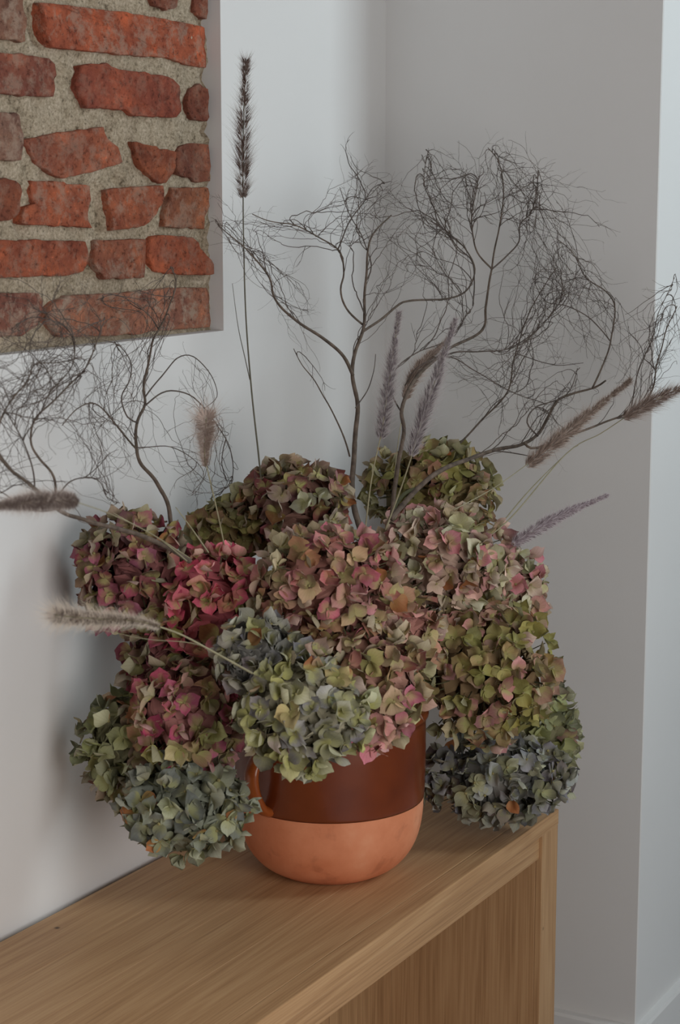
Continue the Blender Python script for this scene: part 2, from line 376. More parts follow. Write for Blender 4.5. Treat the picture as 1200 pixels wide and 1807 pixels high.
# ---------------------------------------------------------------- bare brickwork in the niche
BY = .017                       # face of the bricks
BRK = [  # outlines traced in a 2.857x crop of the photograph's top-left corner
 ([(-90, -60), (112, -60), (125, 90), (122, 215), (40, 198), (-90, 190)], (150, 98, 85), .75),
 ([(200, 10), (450, 40), (700, 70), (900, 105), (1050, 135), (1064, 200), (1060, 345), (940, 325), (855, 292), (600, 275), (400, 255), (250, 240), (222, 170)], (178, 80, 52), .55),
 ([(750, -90), (890, -90), (892, 40), (835, 52), (760, 20)], (140, 72, 56), .4),
 ([(995, -90), (1076, -90), (1070, 80), (1040, 102), (985, 60)], (140, 70, 54), .4),
 ([(-90, 255), (0, 262), (240, 290), (280, 320), (290, 380), (265, 400), (270, 490), (130, 482), (-90, 470)], (148, 76, 64), .5),
 ([(400, 330), (540, 318), (600, 350), (730, 365), (860, 385), (915, 430), (920, 560), (895, 595), (660, 585), (640, 555), (430, 545), (400, 480), (372, 420)], (160, 72, 54), .2),
 ([(960, 440), (1010, 425), (1050, 450), (1080, 490), (1075, 590), (1045, 615), (960, 600), (945, 520)], (140, 70, 54), .3),
 ([(-90, 560), (0, 565), (100, 575), (115, 640), (100, 810), (0, 815), (-90, 815)], (142, 96, 88), .7),
 ([(120, 705), (330, 665), (520, 640), (545, 700), (600, 740), (632, 820), (480, 865), (310, 902), (190, 830)], (160, 80, 60), .35),
 ([(665, 710), (780, 740), (890, 765), (885, 840), (840, 925), (790, 920), (690, 825)], (160, 78, 52), .25),
 ([(900, 745), (960, 722), (1060, 725), (1080, 800), (1070, 915), (1000, 920), (900, 880), (885, 830)], (138, 74, 60), .25),
 ([(-90, 895), (0, 900), (80, 910), (115, 960), (105, 1060), (70, 1110), (0, 1115), (-90, 1115)], (140, 70, 52), .3),
 ([(165, 908), (300, 920), (450, 935), (455, 1010), (445, 1080), (460, 1150), (300, 1140), (110, 1130), (130, 1040), (180, 1030), (150, 960)], (172, 82, 56), .5),
 ([(535, 955), (680, 940), (810, 935), (820, 1000), (765, 1100), (720, 1140), (560, 1165), (555, 1080)], (170, 84, 58), .5),
 ([(870, 945), (1055, 945), (1060, 1040), (1030, 1155), (830, 1145), (820, 1090)], (156, 86, 62), .5),
 ([(-90, 1208), (0, 1210), (430, 1215), (445, 1290), (420, 1370), (350, 1390), (0, 1400), (-90, 1402)], (166, 78, 54), .35),
 ([(480, 1210), (730, 1205), (735, 1300), (720, 1400), (520, 1410), (465, 1330)], (154, 82, 64), .6),
 ([(750, 1200), (800, 1185), (960, 1195), (1000, 1250), (1060, 1330), (1075, 1385), (900, 1385), (770, 1370), (745, 1290)], (172, 80, 54), .3),
 ([(-90, 1480), (200, 1475), (215, 1560), (190, 1640), (100, 1690), (-90, 1705)], (150, 86, 76), .8),
 ([(240, 1540), (330, 1490), (650, 1475), (870, 1450), (1080, 1450), (1087, 1550), (1075, 1650), (900, 1660), (600, 1690), (300, 1700), (225, 1620)], (164, 100, 86), .95),
]
def brick_mesh(P, name, proud, seed):
    """P: outline (x, z) on the wall; rough-edged slab whose face lies at y = BY - proud"""
    rr = random.Random(seed)
    n = len(P); out = []
    for i in range(n):
        a, b = P[i], P[(i+1) % n]; m = max(1, int((b-a).length/.009))
        for k in range(m): out.append(a.lerp(b, k/m))
    N = len(out)
    cx = sum((p for p in out), Vector((0, 0)))/N
    # Chaikin softens the corners, then jitter
    sm = []
    for i in range(N):
        p = out[i]*.86+out[i-1]*.07+out[(i+1) % N]*.07
        j = noise.noise(Vector((p.x*140, p.y*140, seed)))*.0034+noise.noise(Vector((p.x*420, p.y*420, seed)))*.0014
        sm.append(p+(p-cx).normalized()*j)
    rings = [(1.0, ND+.002-BY), (1.0, .003), (.99, .0), (.955, -.0006), (.85, -.001), (.7, -.001), (.5, -.001), (.28, -.001)]
    tx = rr.uniform(-.03, .03); tz = rr.uniform(-.04, .04)
    v = []; f = []
    for (s, d) in rings:
        for p in sm:
            q = cx+(p-cx)*s
            nz = noise.noise(Vector((q.x*45, q.y*45, seed+5)))*.0040+noise.noise(Vector((q.x*120, q.y*120, seed)))*.0026
            y = BY+d-proud+(q.x-cx.x)*tx+(q.y-cx.y)*tz+nz
            if d > .01: y = ND+.002
            v.append((q.x, max(y, .001), q.y))
    v.append((cx.x, BY-proud-.0015, cx.y)); c = len(v)-1; m = len(rings)
    for r in range(m-1):
        for k in range(N): f.append((r*N+k, r*N+(k+1) % N, (r+1)*N+(k+1) % N, (r+1)*N+k))
    for k in range(N): f.append(((m-1)*N+k, (m-1)*N+(k+1) % N, c))
    me = pymesh(name, v, f)
    bm = bmesh.new(); bm.from_mesh(me); bmesh.ops.recalc_face_normals(bm, faces=bm.faces); bm.to_mesh(me); bm.free()
    return me
def add_brick(P, colr, smear, seed):
    o = link('brick', brick_mesh(P, 'brick', R0.uniform(-.001, .004), seed), M['brick'], wallA, smooth=True)
    g = sum(lin(colr))/3; o.color = (*[(x*1.0+g*.22)*t for x, t in zip(lin(colr), (1.02, 1.08, .90))], smear)
    return o
rowz = []
for i, (pl, c, s) in enumerate(BRK):
    P = []
    for (a, b) in pl:
        p = onY(a/2.857, b/2.857, BY); x = min(p.x, NX1-.006)
        P.append(Vector((x, max(p.z, NZ0+.004))))
    add_brick(P, c, s, i+1)
# the same masonry goes on beyond the frame, to the left and above
def gen_row(z0, z1, x0, x1, seed):
    rr = random.Random(seed); x = x1
    while x > x0+.03:
        w = min(rr.choice([.115, .24, .11, .17]), x-x0)
        if w > .04:
            j = lambda: rr.uniform(-.005, .005)
            P = [Vector((x-w+j(), z0+j())), Vector((x+j(), z0+j())), Vector((x+j(), z1+j())), Vector((x-w+j(), z1+j()))]
            add_brick(P, (rr.randint(135, 172), rr.randint(70, 90), rr.randint(52, 70)), rr.uniform(.2, .8), seed*7+int(x*-900))
        x -= w+rr.uniform(.010, .018)
xl = onY(-45, 300, BY).x
for k in range(6):
    gen_row(NZ0+.012+k*.072, NZ0+.012+k*.072+.055, NX0+.01, xl, 50+k)
ztop = onY(200, 0, BY).z
k = 0
while ztop+.045+k*.072+.055 < NZ1:
    z = ztop+.045+k*.072
    gen_row(z, z+.055, NX0+.01, NX1-.008, 80+k); k += 1
# mortar bed
HOLES = [(onY(a/2.857, b/2.857, BY), r) for a, b, r in ((500, 960, .011), (505, 1020, .012), (515, 1080, .012), (525, 1140, .010), (165, 25, .013), (185, 80, .012),
         (205, 140, .011), (215, 190, .009), (120, 1090, .011), (140, 1150, .009), (890, 860, .008), (310, 370, .010), (560, 690, .008), (130, 660, .009), (600, 900, .007),
         (445, 1330, .010), (455, 1400, .009), (740, 1250, .008), (740, 1320, .008), (205, 1600, .009), (1055, 110, .010), (1060, 390, .010), (1055, 660, .008), (1040, 1180, .009), (1040, 1250, .008))]
def mortar():
    nx, nz = 210, 150; v = []; f = []
    for k in range(nz+1):
        for i in range(nx+1):
            x = NX0+(NX1-NX0)*i/nx; z = NZ0+(NZ1-NZ0)*k/nz
            h = noise.noise(Vector((x*30, z*30, 3)))*.005+noise.noise(Vector((x*90, z*90, 8)))*.0045
            for hp, hr in HOLES:
                dd = ((x-hp.x)**2+(z-hp.z)**2)/(hr*hr)
                if dd < 6: h -= .013*math.exp(-dd)
            v.append((x, min(BY+.0075-h, ND), z))
    for k in range(nz):
        for i in range(nx):
            a = k*(nx+1)+i; f.append((a, a+1, a+nx+2, a+nx+1))
    return pymesh('mortar', v, f)
link('mortar', mortar(), M['mortar'], wallA, kind='structure', smooth=True)

# ================================================================== OAK BENCH
TZ = CAM.z-.954; TY0, TY1 = -.432, -.012; TX1 = -.2135; TX0 = -2.05
bench = empty('oak_bench', ((TX0+TX1)/2, (TY0+TY1)/2, 0), 'low oak console bench standing against the white wall under the flowers', 'bench')
LIP = .026; APR = .064
lipw = .030
nb = 4; yy = [TY0+lipw+(TY1-TY0-lipw)*k/nb for k in range(nb+1)]
for k in range(nb):
    link('plank', box('plank', TX0, TX1, yy[k]+.0001, yy[k+1]-.0001, TZ-LIP, TZ, .0004, 1), M['oak_top'], bench)
link('front_lipping', box('front_lipping', TX0, TX1, TY0, TY0+lipw-.0002, TZ-LIP, TZ, .002, 2), M['oak_top'], bench, label='oak edging strip along the front of the top')
LX = TX1-.062
link('apron', box('apron', TX0+.062, LX, TY0+.006, TY0+.03, TZ-APR, TZ-LIP), M['oak_top'], bench)
for (x0, x1) in ((LX, TX1), (TX0, TX0+.062)):
    link('end_panel', box('end_panel', x0, x1, TY0+.012, TY1, 0, TZ-LIP, .001, 1), M['oak_up'], bench)
    link('end_edging', box('end_edging', x0, x1, TY0+.001, TY0+.0118, 0, TZ-LIP, .0012, 2), M['oak_up'], bench, label='oak edging on the front of the end panel')
pb = onX(690, 1800, LX)
print('bench back panel y', pb)
BP = min(max(pb.y, TY0+.12), TY1-.03)
for k in range(6):
    a = TX0+.062+(LX-TX0-.062)*k/6; b_ = TX0+.062+(LX-TX0-.062)*(k+1)/6
    link('back_board', box('back_board', a+.0005, b_-.0005, BP, BP+.018, .03, TZ-LIP, .0008, 1), M['oak_up'], bench)

# ================================================================== TERRACOTTA POT
pc = onZ(583, 1527, TZ); PC = Vector((pc.x, pc.y, TZ))
print('pot centre', PC)
pot = empty('terracotta_pot', PC, 'round terracotta pot, brown glazed above and bare clay below', 'pot')
def lathe(name, prof, n=72):
    v = []; f = []
    for (r, z) in prof:
        for k in range(n):
            t = 2*math.pi*k/n; v.append(PC+Vector((r*math.cos(t), r*math.sin(t), z)))
    for i in range(len(prof)-1):
        for k in range(n): f.append((i*n+k, i*n+(k+1) % n, (i+1)*n+(k+1) % n, (i+1)*n+k))
    return pymesh(name, v, f)
def smooth_prof(P, st=.006):
    return [(max(p.x, 0), p.y) for p in catmull([Vector((a, b, 0)) for a, b in P], st)]
GL = .111
body = smooth_prof([(.0005, .0), (.07, .0), (.084, .003), (.103, .015), (.119, .035), (.129, .060), (.1335, .088), (.1345, GL+.004)])
link('body', lathe('body', body), M['terracotta'], pot, smooth=True)
gz = smooth_prof([(.1343, GL), (.1354, GL+.001), (.1368, .15), (.1372, .19), (.1372, .222), (.141, .229), (.1395, .237), (.133, .238), (.128, .230), (.126, .15), (.118, .07), (.09, .03), (.0005, .022)])
link('glaze', lathe('glaze', gz), M['glaze'], pot, smooth=True, label='glossy dark brown glaze on the upper half')
def handle(az):
    mb = MB(); d = Vector((math.cos(az), math.sin(az), 0)); s = Vector((-d.y, d.x, 0))
    P = catmull([PC+d*.128+Vector((0, 0, .196)), PC+d*.150+Vector((0, 0, .199)), PC+d*.166+Vector((0, 0, .180)), PC+d*.163+Vector((0, 0, .150)), PC+d*.148+Vector((0, 0, .124)), PC+d*.130+Vector((0, 0, .114))], .006)
    mb.tube(P, .0075, 10)
    for i, v in enumerate(mb.v):
        c = P[i//10]; o = v-c; w = 1.6 if True else 1
        mb.v[i] = c+o+s*(o.dot(s)*(w-1))
    link('handle', mb.mesh('handle'), M['glaze_handle'], pot, smooth=True)
az0 = math.atan2(-FWD.y, -FWD.x)
handle(az0-math.radians(40)); handle(az0-math.radians(40)+math.pi)
RIM = TZ+.235

# ================================================================== HYDRANGEAS
def petal_mesh(i):
    rr = random.Random(100+i)
    L_, Wd = 7, 6
    cup = rr.uniform(-.55, .65); fold = rr.uniform(-.25, .75); tip = rr.uniform(-.9, .7); wav = rr.uniform(.03, .12); ph = rr.uniform(0, 6)
    pt = rr.uniform(.0, .12); tw = rr.uniform(-.25, .25)
    v = []; f = []; rad = []; ang = []
    for a in range(L_+1):
        t = a/L_
        hw = .56*(math.sin(math.pi*min(1, t*.93+.035)**.80))**.62*(1-pt*t) if t < 1 else .10
        for b in range(Wd+1):
            s = b/Wd*2-1
            x = t-.10*(s*s)*t*(1 if t > .8 else .3); y = s*hw
            z = cup*(x-.2)**2+fold*abs(y)*.8+tip*max(0, t-.6)**2*1.6+wav*math.sin(ph+5*y+4*t)+tw*y*t
            v.append((x, y, z)); rad.append(min(1, math.hypot(t, s*.35*t))); ang.append(math.atan2(y, x+.12))
    for a in range(L_):
        for b in range(Wd):
            q = a*(Wd+1)+b; f.append((q, q+Wd+1, q+Wd+2, q+1))
    me = pymesh('petal', v, f)
    at = me.attributes.new('rad', 'FLOAT', 'POINT'); at.data.foreach_set('value', rad)
    at = me.attributes.new('ang', 'FLOAT', 'POINT'); at.data.foreach_set('value', ang)
    for p in me.polygons: p.use_smooth = True
    me.materials.append(M['petal']); return me
PET = [petal_mesh(i) for i in range(22)]
def eye_mesh():
    bm = bmesh.new(); bmesh.ops.create_icosphere(bm, subdivisions=1, radius=.12, matrix=Matrix.Translation((0, 0, .05)))
    me = bm_mesh('floret', bm); me.materials.append(M['eye']); return me
M['eye'] = simple('floret_eye', lin((150, 140, 95)), .7)
EYE = eye_mesh()
PINK = [(192, 76, 102), (204, 104, 122), (174, 60, 86), (212, 132, 140), (194, 92, 108), (158, 152, 92), (188, 84, 106)]
ROSE = [(176, 78, 100), (160, 62, 92), (196, 112, 138), (160, 160, 110), (140, 132, 84), (186, 150, 140)]
BURG = [(132, 62, 74), (112, 50, 62), (154, 76, 94), (124, 112, 70), (138, 84, 80), (104, 98, 70), (156, 98, 116)]
DUSK = [(124, 60, 62), (140, 76, 76), (160, 158, 130), (120, 112, 62), (130, 84, 84), (186, 184, 168), (146, 84, 90), (110, 66, 58)]
OLIV = [(138, 132, 76), (122, 118, 66), (150, 142, 90), (166, 116, 108), (150, 108, 90), (160, 156, 116), (118, 104, 62)]
PALE = [(200, 188, 158), (206, 168, 156), (196, 130, 136), (186, 182, 140), (200, 196, 170), (186, 120, 124), (164, 160, 128), (206, 200, 176), (200, 128, 140)]
MIXP = [(178, 98, 110), (192, 124, 130), (168, 148, 110), (150, 82, 92), (164, 124, 96), (198, 150, 150), (146, 100, 76), (158, 152, 104), (184, 108, 122)]
PGRN = [(174, 172, 124), (160, 158, 108), (184, 182, 146), (140, 140, 134), (120, 116, 124), (160, 158, 154), (160, 122, 122), (176, 170, 106), (128, 122, 120)]
PKGR = [(190, 118, 134), (176, 96, 112), (200, 150, 150), (160, 150, 92), (186, 178, 130), (172, 104, 120), (140, 128, 80)]
OLPK = [(150, 140, 78), (140, 132, 74), (172, 120, 112), (190, 140, 140), (158, 108, 98), (164, 152, 96), (128, 122, 70), (178, 128, 124), (150, 142, 88)]
GRN = [(136, 138, 94), (122, 126, 86), (150, 152, 112), (112, 114, 92), (158, 156, 124), (146, 112, 104)]
BLUE = [(128, 134, 122), (142, 148, 130), (116, 120, 116), (160, 164, 136), (176, 178, 148), (108, 110, 106), (148, 150, 128), (134, 138, 128)]
SLATE = [(114, 112, 118), (130, 128, 134), (100, 98, 104), (146, 146, 136), (138, 136, 100), (158, 160, 160), (112, 98, 96), (132, 132, 120)]
# (pixel centre u, v), y in the room, pixel radii (horizontal, vertical), depth ratio, palette, foot-colour amount, label
HEADS = [
 (236, 1015, -.110, 92, 98, .85, BURG, .45, 'dusky burgundy hydrangea head nearest the wall, under the left branch'),
 (372, 1072, -.205, 92, 96, .95, PINK, .55, 'bright rose pink hydrangea head behind the cream grass plume'),
 (335, 1265, -.205, 90, 96, .95, ROSE, .6, 'magenta and green hydrangea head hanging above the grey-green one'),
 (232, 1318, -.112, 84, 86, .9, GRN, .3, 'muted green hydrangea head low against the white wall'),
 (328, 1422, -.215, 104, 80, .95, BLUE, .35, 'grey-green hydrangea head drooping to the bench beside the pot handle'),
 (515, 898, -.20, 90, 80, 1, DUSK, .5, 'dark red and cream hydrangea head at the foot of the tall grass'),
 (400, 942, -.12, 62, 46, 1, OLIV, .5, 'small shaded olive hydrangea head between burgundy and dark red ones'),
 (762, 862, -.20, 106, 74, .9, OLIV, .55, 'olive green hydrangea head topmost behind the soft grass plumes'),
 (782, 990, -.34, 110, 92, .9, PALE, .38, 'cream and pale pink hydrangea head with browned petals at its top'),
 (580, 1035, -.36, 122, 92, .9, MIXP, .32, 'pink and brown withering hydrangea head at the foot of the central branch'),
 (535, 1256, -.40, 102, 98, .75, PGRN, .55, 'pale yellow-green hydrangea head drooping over the glazed pot'),
 (655, 1205, -.42, 88, 108, .85, PKGR, .38, 'pink edged hydrangea head in the middle of the bouquet above the pot'),
 (855, 1185, -.40, 120, 122, .9, OLPK, .5, 'large olive hydrangea head with rosy petal tips'),
 (905, 1045, -.36, 50, 70, 1, PALE, .3, 'small white and pink hydrangea head tucked behind the cream one'),
 (955, 1290, -.41, 58, 76, 1, GRN, .4, 'small green hydrangea head at the outer edge over the bench end'),
 (300, 1165, -.155, 70, 60, .9, BURG, .4, 'dusky pink hydrangea head in shade between rose pink and muted green ones'),
 (455, 1155, -.33, 64, 60, .9, SLATE, .35, 'grey-green hydrangea head sunk between rose pink and pale yellow-green ones'),
 (705, 1110, -.36, 66, 60, .9, MIXP, .3, 'small pink and brown hydrangea head sunk in the middle of the bouquet'),
 (880, 1372, -.40, 118, 68, .95, SLATE, .25, 'slate blue hydrangea head hanging low over the bench end'),
]
tocam_h = -FWD
heads = []
HEADS.append((655, 1130, -.235, 84, 80, 1, OLPK, .5, 'shaded olive pink hydrangea head deep in the bouquet over the pot mouth'))
for (u, v, y, ru, rv, dr, pal, foot, lab) in HEADS:
    c = onY(u, v, y); k = depth(c)/F
    a, b_, cc = ru*k*1.05, rv*k*1.05, dr*(ru+rv)/2*k
    heads.append((c, a, b_, cc, pal, foot, lab))
def inside(p, h, s):
    d = p-h[0]
    return (d.dot(RIGHT)/h[1])**2+(d.dot(UP)/h[2])**2+(d.dot(FWD)/h[3])**2 < s*s
def spread_tilt(n, rr, amt):
    return (n+Vector((rr.gauss(0, amt), rr.gauss(0, amt), rr.gauss(0, amt)))).normalized()
n_pet = 0
for hi, h in enumerate(heads):
    c, a, b_, cc, pal, foot, lab = h
    rr = random.Random(300+hi)
    root = empty('hydrangea_head', c, lab, 'hydrangea')
    area_ = 4*math.pi*((a*b_)**1.6/3+(a*cc)**1.6/3+(b_*cc)**1.6/3)**(1/1.6)
    N = int(area_/(.0250**2))
    stalks = MB(); inner = MB(); ga = math.pi*(3-math.sqrt(5)); cand = []
    for i in range(N):
        z = 1-2*(i+.5)/N; r = math.sqrt(1-z*z); t = ga*i+hi
        d = Vector((r*math.cos(t), r*math.sin(t), z))
        d = spread_tilt(d, rr, .07)
        sc = rr.uniform(.88, 1.04)
        p = c+RIGHT*d.x*a*sc+UP*d.y*b_*sc+FWD*d.z*cc*sc
        n = (RIGHT*d.x/a+UP*d.y/b_+FWD*d.z/cc).normalized()
        if n.dot(tocam_h) < -.45: continue
        if any(inside(p, q, .80) for j, q in enumerate(heads) if j != hi): continue
        if p.y > -.022 or p.z < TZ+.02: continue
        dp = p-PC; rp = math.hypot(dp.x, dp.y)
        if rp < .158 and p.z < RIM+.012: continue
        cand.append((p, n))
    cand.sort(key=lambda q: -q[1].dot(tocam_h)); cand = cand[:84]
    for (p, n) in cand:
        n2 = spread_tilt(n, rr, .42)
        x = n2.orthogonal().normalized(); x = Matrix.Rotation(rr.uniform(0, 6.28), 3, n2) @ x; yv = n2.cross(x)
        s = rr.uniform(.0165, .0225)
        mtx = Matrix((x*s, yv*s, n2*s)).transposed().to_4x4(); mtx.translation = p-c
        fl = bpy.data.objects.new('floret', EYE); COL.objects.link(fl); fl.parent = root; fl.matrix_basis = mtx
        base = rr.choice(pal); alt = rr.choice(pal)
        openness = rr.uniform(-.30, .95)
        for q in range(4):
            po = bpy.data.objects.new('petal', rr.choice(PET)); COL.objects.link(po); po.parent = fl
            el = openness+rr.gauss(0, .34)
            sz = rr.uniform(.82, 1.22)
            po.matrix_basis = (Matrix.Rotation(q*math.pi/2+rr.gauss(0, .13), 4, 'Z') @ Matrix.Rotation(-el, 4, 'Y') @ Matrix.Rotation(rr.gauss(0, .42), 4, 'X')
                               @ Matrix.Translation((.04, 0, .01*q)) @ Matrix.Diagonal((sz, sz*rr.uniform(.85, 1.1), sz, 1)))
            col = [b0*.68+a0*.32 for b0, a0 in zip(base, alt)]; br = rr.uniform(.84, 1.24)
            if rr.random() < .02: col = (150, 98, 62)
            col = lin([min(255, x_*br) for x_ in col])
            po.color = (*col, min(1, foot*rr.uniform(.4, 1.8))); n_pet += 1
        m_ = c.lerp(p, .25)
        stalks.tube([c, c.lerp(p, .5)+n*.004, p-n2*.004], .0009, 4)
    # smaller, half-hidden petals deeper in the head
    for i in range(300):
        d = Vector((rr.gauss(0, 1), rr.gauss(0, 1), rr.gauss(0, 1))).normalized(); k = rr.uniform(.55, .74) if d.z < .25 else rr.uniform(.6, .95)
        p = c+RIGHT*d.x*a*k+UP*d.y*b_*k+FWD*d.z*cc*k
        if p.y > -.01 or p.z < TZ+.012: continue
        dp = p-PC
        if math.hypot(dp.x, dp.y) < .15 and p.z < RIM+.01: continue
        n2 = spread_tilt((p-c).normalized(), rr, .5); x = n2.orthogonal().normalized(); yv = n2.cross(x); s = .0165
        ring = [p+(x*math.cos(t)+yv*math.sin(t))*s*(1 if e % 2 else .8)+n2*(.003*(e % 2)) for e, t in enumerate([k_*math.pi/3 for k_ in range(6)])]
        inner.poly(ring)
    mb_ = stalks.mesh('stalks'); link('stalks', mb_, M['greenstem'], root)
    im = inner.mesh('inner_petals'); av = [sum(q[e] for q in pal)/len(pal) for e in range(3)]; mi = simple('inner_petals_%d' % hi, lin(av), .8)
    link('inner_petals', im, mi, root, kind='stuff')
    # stem into the mouth of the pot
    tgt = PC+Vector((rr.uniform(-.05, .05), rr.uniform(-.05, .05), .20)); mid = (c+tgt)/2; mid.z = max(c.z, RIM+.03)-.01
    if c.z < RIM+.02:
        dv = Vector((c.x-PC.x, c.y-PC.y, 0)).normalized(); mid = PC+dv*.135+Vector((0, 0, .285))
    st = MB(); st.tube(catmull([c, mid, tgt], .012), .0028, 6); link('stem', st.mesh('stem'), M['greenstem'], root, smooth=True)
print('petals', n_pet)

# ================================================================== TWISTED BRANCHES
def y_pier(u, v): return onX(u, v, 0).y
def P3(q):
    u, v, y = q
    d = y_pier(u, v)-y                      # clearance in front of the pier's face
    if d < .10: d = .025+.075*math.exp((d-.10)/.075); y = y_pier(u, v)-d
    return onY(u, v, y)
def ok(p): return p.y < -.006 and (p.x < -.006 or p.y < YC-.006)
def limb_path(pts, y0, y1, rr, wig=2.2):
    n = len(pts); raw = [(u, v, y0+(y1-y0)*i/(n-1)) for i, (u, v) in enumerate(pts)]
    # pixel-space smoothing: scale y so that Catmull samples evenly
    C = catmull([Vector((a, b, y*1000)) for a, b, y in raw], 7)
    sd = rr.uniform(0, 99); out = []
    for i, q in enumerate(C):
        t = i*.16
        out.append((q.x+noise.noise(Vector((t, sd, 0)))*wig, q.y+noise.noise(Vector((t, sd, 7)))*wig, q.z/1000+noise.noise(Vector((t*.4, sd, 3)))*.012))
    return out
def point_in(poly, x, y):
    c = False; n = len(poly)
    for i in range(n):
        x1, y1 = poly[i]; x2, y2 = poly[i-1]
        if (y1 > y) != (y2 > y) and x < (x2-x1)*(y-y1)/(y2-y1)+x1: c = not c
    return c
def sample(poly, rr):
    xs = [p[0] for p in poly]; ys = [p[1] for p in poly]
    while True:
        x, y = rr.uniform(min(xs), max(xs)), rr.uniform(min(ys), max(ys))
        if point_in(poly, x, y): return x, y
def twig(mb, s, d0, T, rr, curl, r0, sub=3, lvl=0):
    """s=(u,v,y) start, d0 = start direction in px, T=(u,v,y) goal; Hermite sweep with curling wobble"""
    dist = math.hypot(T[0]-s[0], T[1]-s[1])
    if dist < 6: return
    m0 = Vector((d0[0], d0[1])).normalized()*dist*rr.uniform(.6, 1.3)
    e = Vector((T[0]-s[0], T[1]-s[1])).normalized()
    e = Matrix.Rotation(rr.gauss(0, curl), 2) @ e; m1 = e*dist*rr.uniform(.5, 1.3)
    n = max(5, int(dist/6)); sd = rr.uniform(0, 500); amp = min(dist*.10, 12)
    pts = []
    for i in range(n+1):
        t = i/n; h00 = 2*t**3-3*t*t+1; h10 = t**3-2*t*t+t; h01 = -2*t**3+3*t*t; h11 = t**3-t*t
        u = h00*s[0]+h10*m0.x+h01*T[0]+h11*m1.x; v = h00*s[1]+h10*m0.y+h01*T[1]+h11*m1.y
        w = min(1, t*3); k = t*dist/38
        u += noise.noise(Vector((k, sd, 1)))*amp*w+noise.noise(Vector((k*3.1, sd, 2)))*amp*.35*w
        v += noise.noise(Vector((k, sd, 5)))*amp*w+noise.noise(Vector((k*3.1, sd, 6)))*amp*.35*w
        y = s[2]+(T[2]-s[2])*t+noise.noise(Vector((k*.7, sd, 9)))*.014*w
        pts.append((u, v, y))
    W_ = [P3(q) for q in pts]
    keep = []
    for p in W_:
        if not ok(p): break
        keep.append(p)
    if len(keep) < 3: return
    m = len(keep); rads = [px(keep[0], r0*.86)*(1-.60*i/(m-1)) for i in range(m)]
    mb.tube(keep, rads, 4 if lvl == 0 else 3, cap=False)
    if lvl < 2:
        for _ in range(sub if lvl == 0 else rr.randint(0, 1)):
            i = rr.randint(m//4, m-2); q = pts[i]; q2 = pts[i+1]
            dx, dy = q2[0]-q[0], q2[1]-q[1]; a0 = math.atan2(dy, dx)+rr.choice([-1, 1])*rr.uniform(.3, .9)
            ln = rr.uniform(.15, .42)*min(dist, 150) if lvl == 0 else rr.uniform(8, 26)
            a1 = a0+rr.gauss(0, .45)
            twig(mb, q, (math.cos(a0), math.sin(a0)), (q[0]+ln*math.cos(a1), q[1]+ln*math.sin(a1), q[2]+rr.gauss(0, .012)), rr, curl*.8, r0*(1-.5*i/m)*.8, 2 if lvl == 0 else 0, lvl+1)
def branch(label, limbs, regions, seed, group=None, out=0.0):
    """limbs: (points, y at start, y at end, r px start, r px end); regions: (polygon, y lo, y hi, count, limb indices, curl, r0)"""
    rr = random.Random(seed)
    sh = lambda u: -out*max(0, u-780)/100
    limbs = [(p, y0+sh(p[0][0]), y1+sh(p[-1][0]), r0, r1) for (p, y0, y1, r0, r1) in limbs]
    regions = [(p, a+sh(sum(q[0] for q in p)/len(p)), b+sh(sum(q[0] for q in p)/len(p)), *r) for (p, a, b, *r) in regions]
    b0 = P3((*limbs[0][0][0], limbs[0][1]))
    root = empty('twisted_branch', b0, label, 'branch')
    if group: root['group'] = group
    paths = []
    for i, (pts, y0, y1, r0, r1) in enumerate(limbs):
        pth = limb_path(pts, y0, y1, rr); paths.append(pth)
        W_ = [P3(q) for q in pth]; m = len(W_); mb = MB()
        mb.tube(W_, [px(p, r0+(r1-r0)*k/(m-1))*(1+.12*noise.noise(Vector((k*.7, seed, i)))) for k, p in enumerate(W_)], 7)
        link('main_stem' if i == 0 else 'side_branch', mb.mesh('limb'), M['bark'] if r0 > 1.6 else M['twig'], root, smooth=True)
    mb = MB()
    for (poly, ya, yb, cnt, idx, curl, r0) in regions:
        for _ in range(int(cnt*.70)):
            T = sample(poly, rr)
            best = None
            for _k in range(7):
                pth = paths[rr.choice(idx)]; i = rr.randint(len(pth)//3, len(pth)-2); q = pth[i]
                d = math.hypot(T[0]-q[0], T[1]-q[1])
                sc = abs(d-rr.uniform(70, 230))
                if best is None or sc < best[0]: best = (sc, pth, i)
            _, pth, i = best; q = pth[i]; q2 = pth[i+1]
            d = Vector((q2[0]-q[0], q2[1]-q[1])); d = Matrix.Rotation(rr.choice([-1, 1])*rr.uniform(.1, .7), 2) @ d
            twig(mb, q, d, (T[0], T[1], rr.uniform(ya, yb)), rr, curl, r0*(rr.uniform(.75, 1.1) if rr.random() > .16 else rr.uniform(1.3, 1.7)))
    link('twigs', mb.mesh('twigs'), M['twig'], root, kind='stuff')
    return root
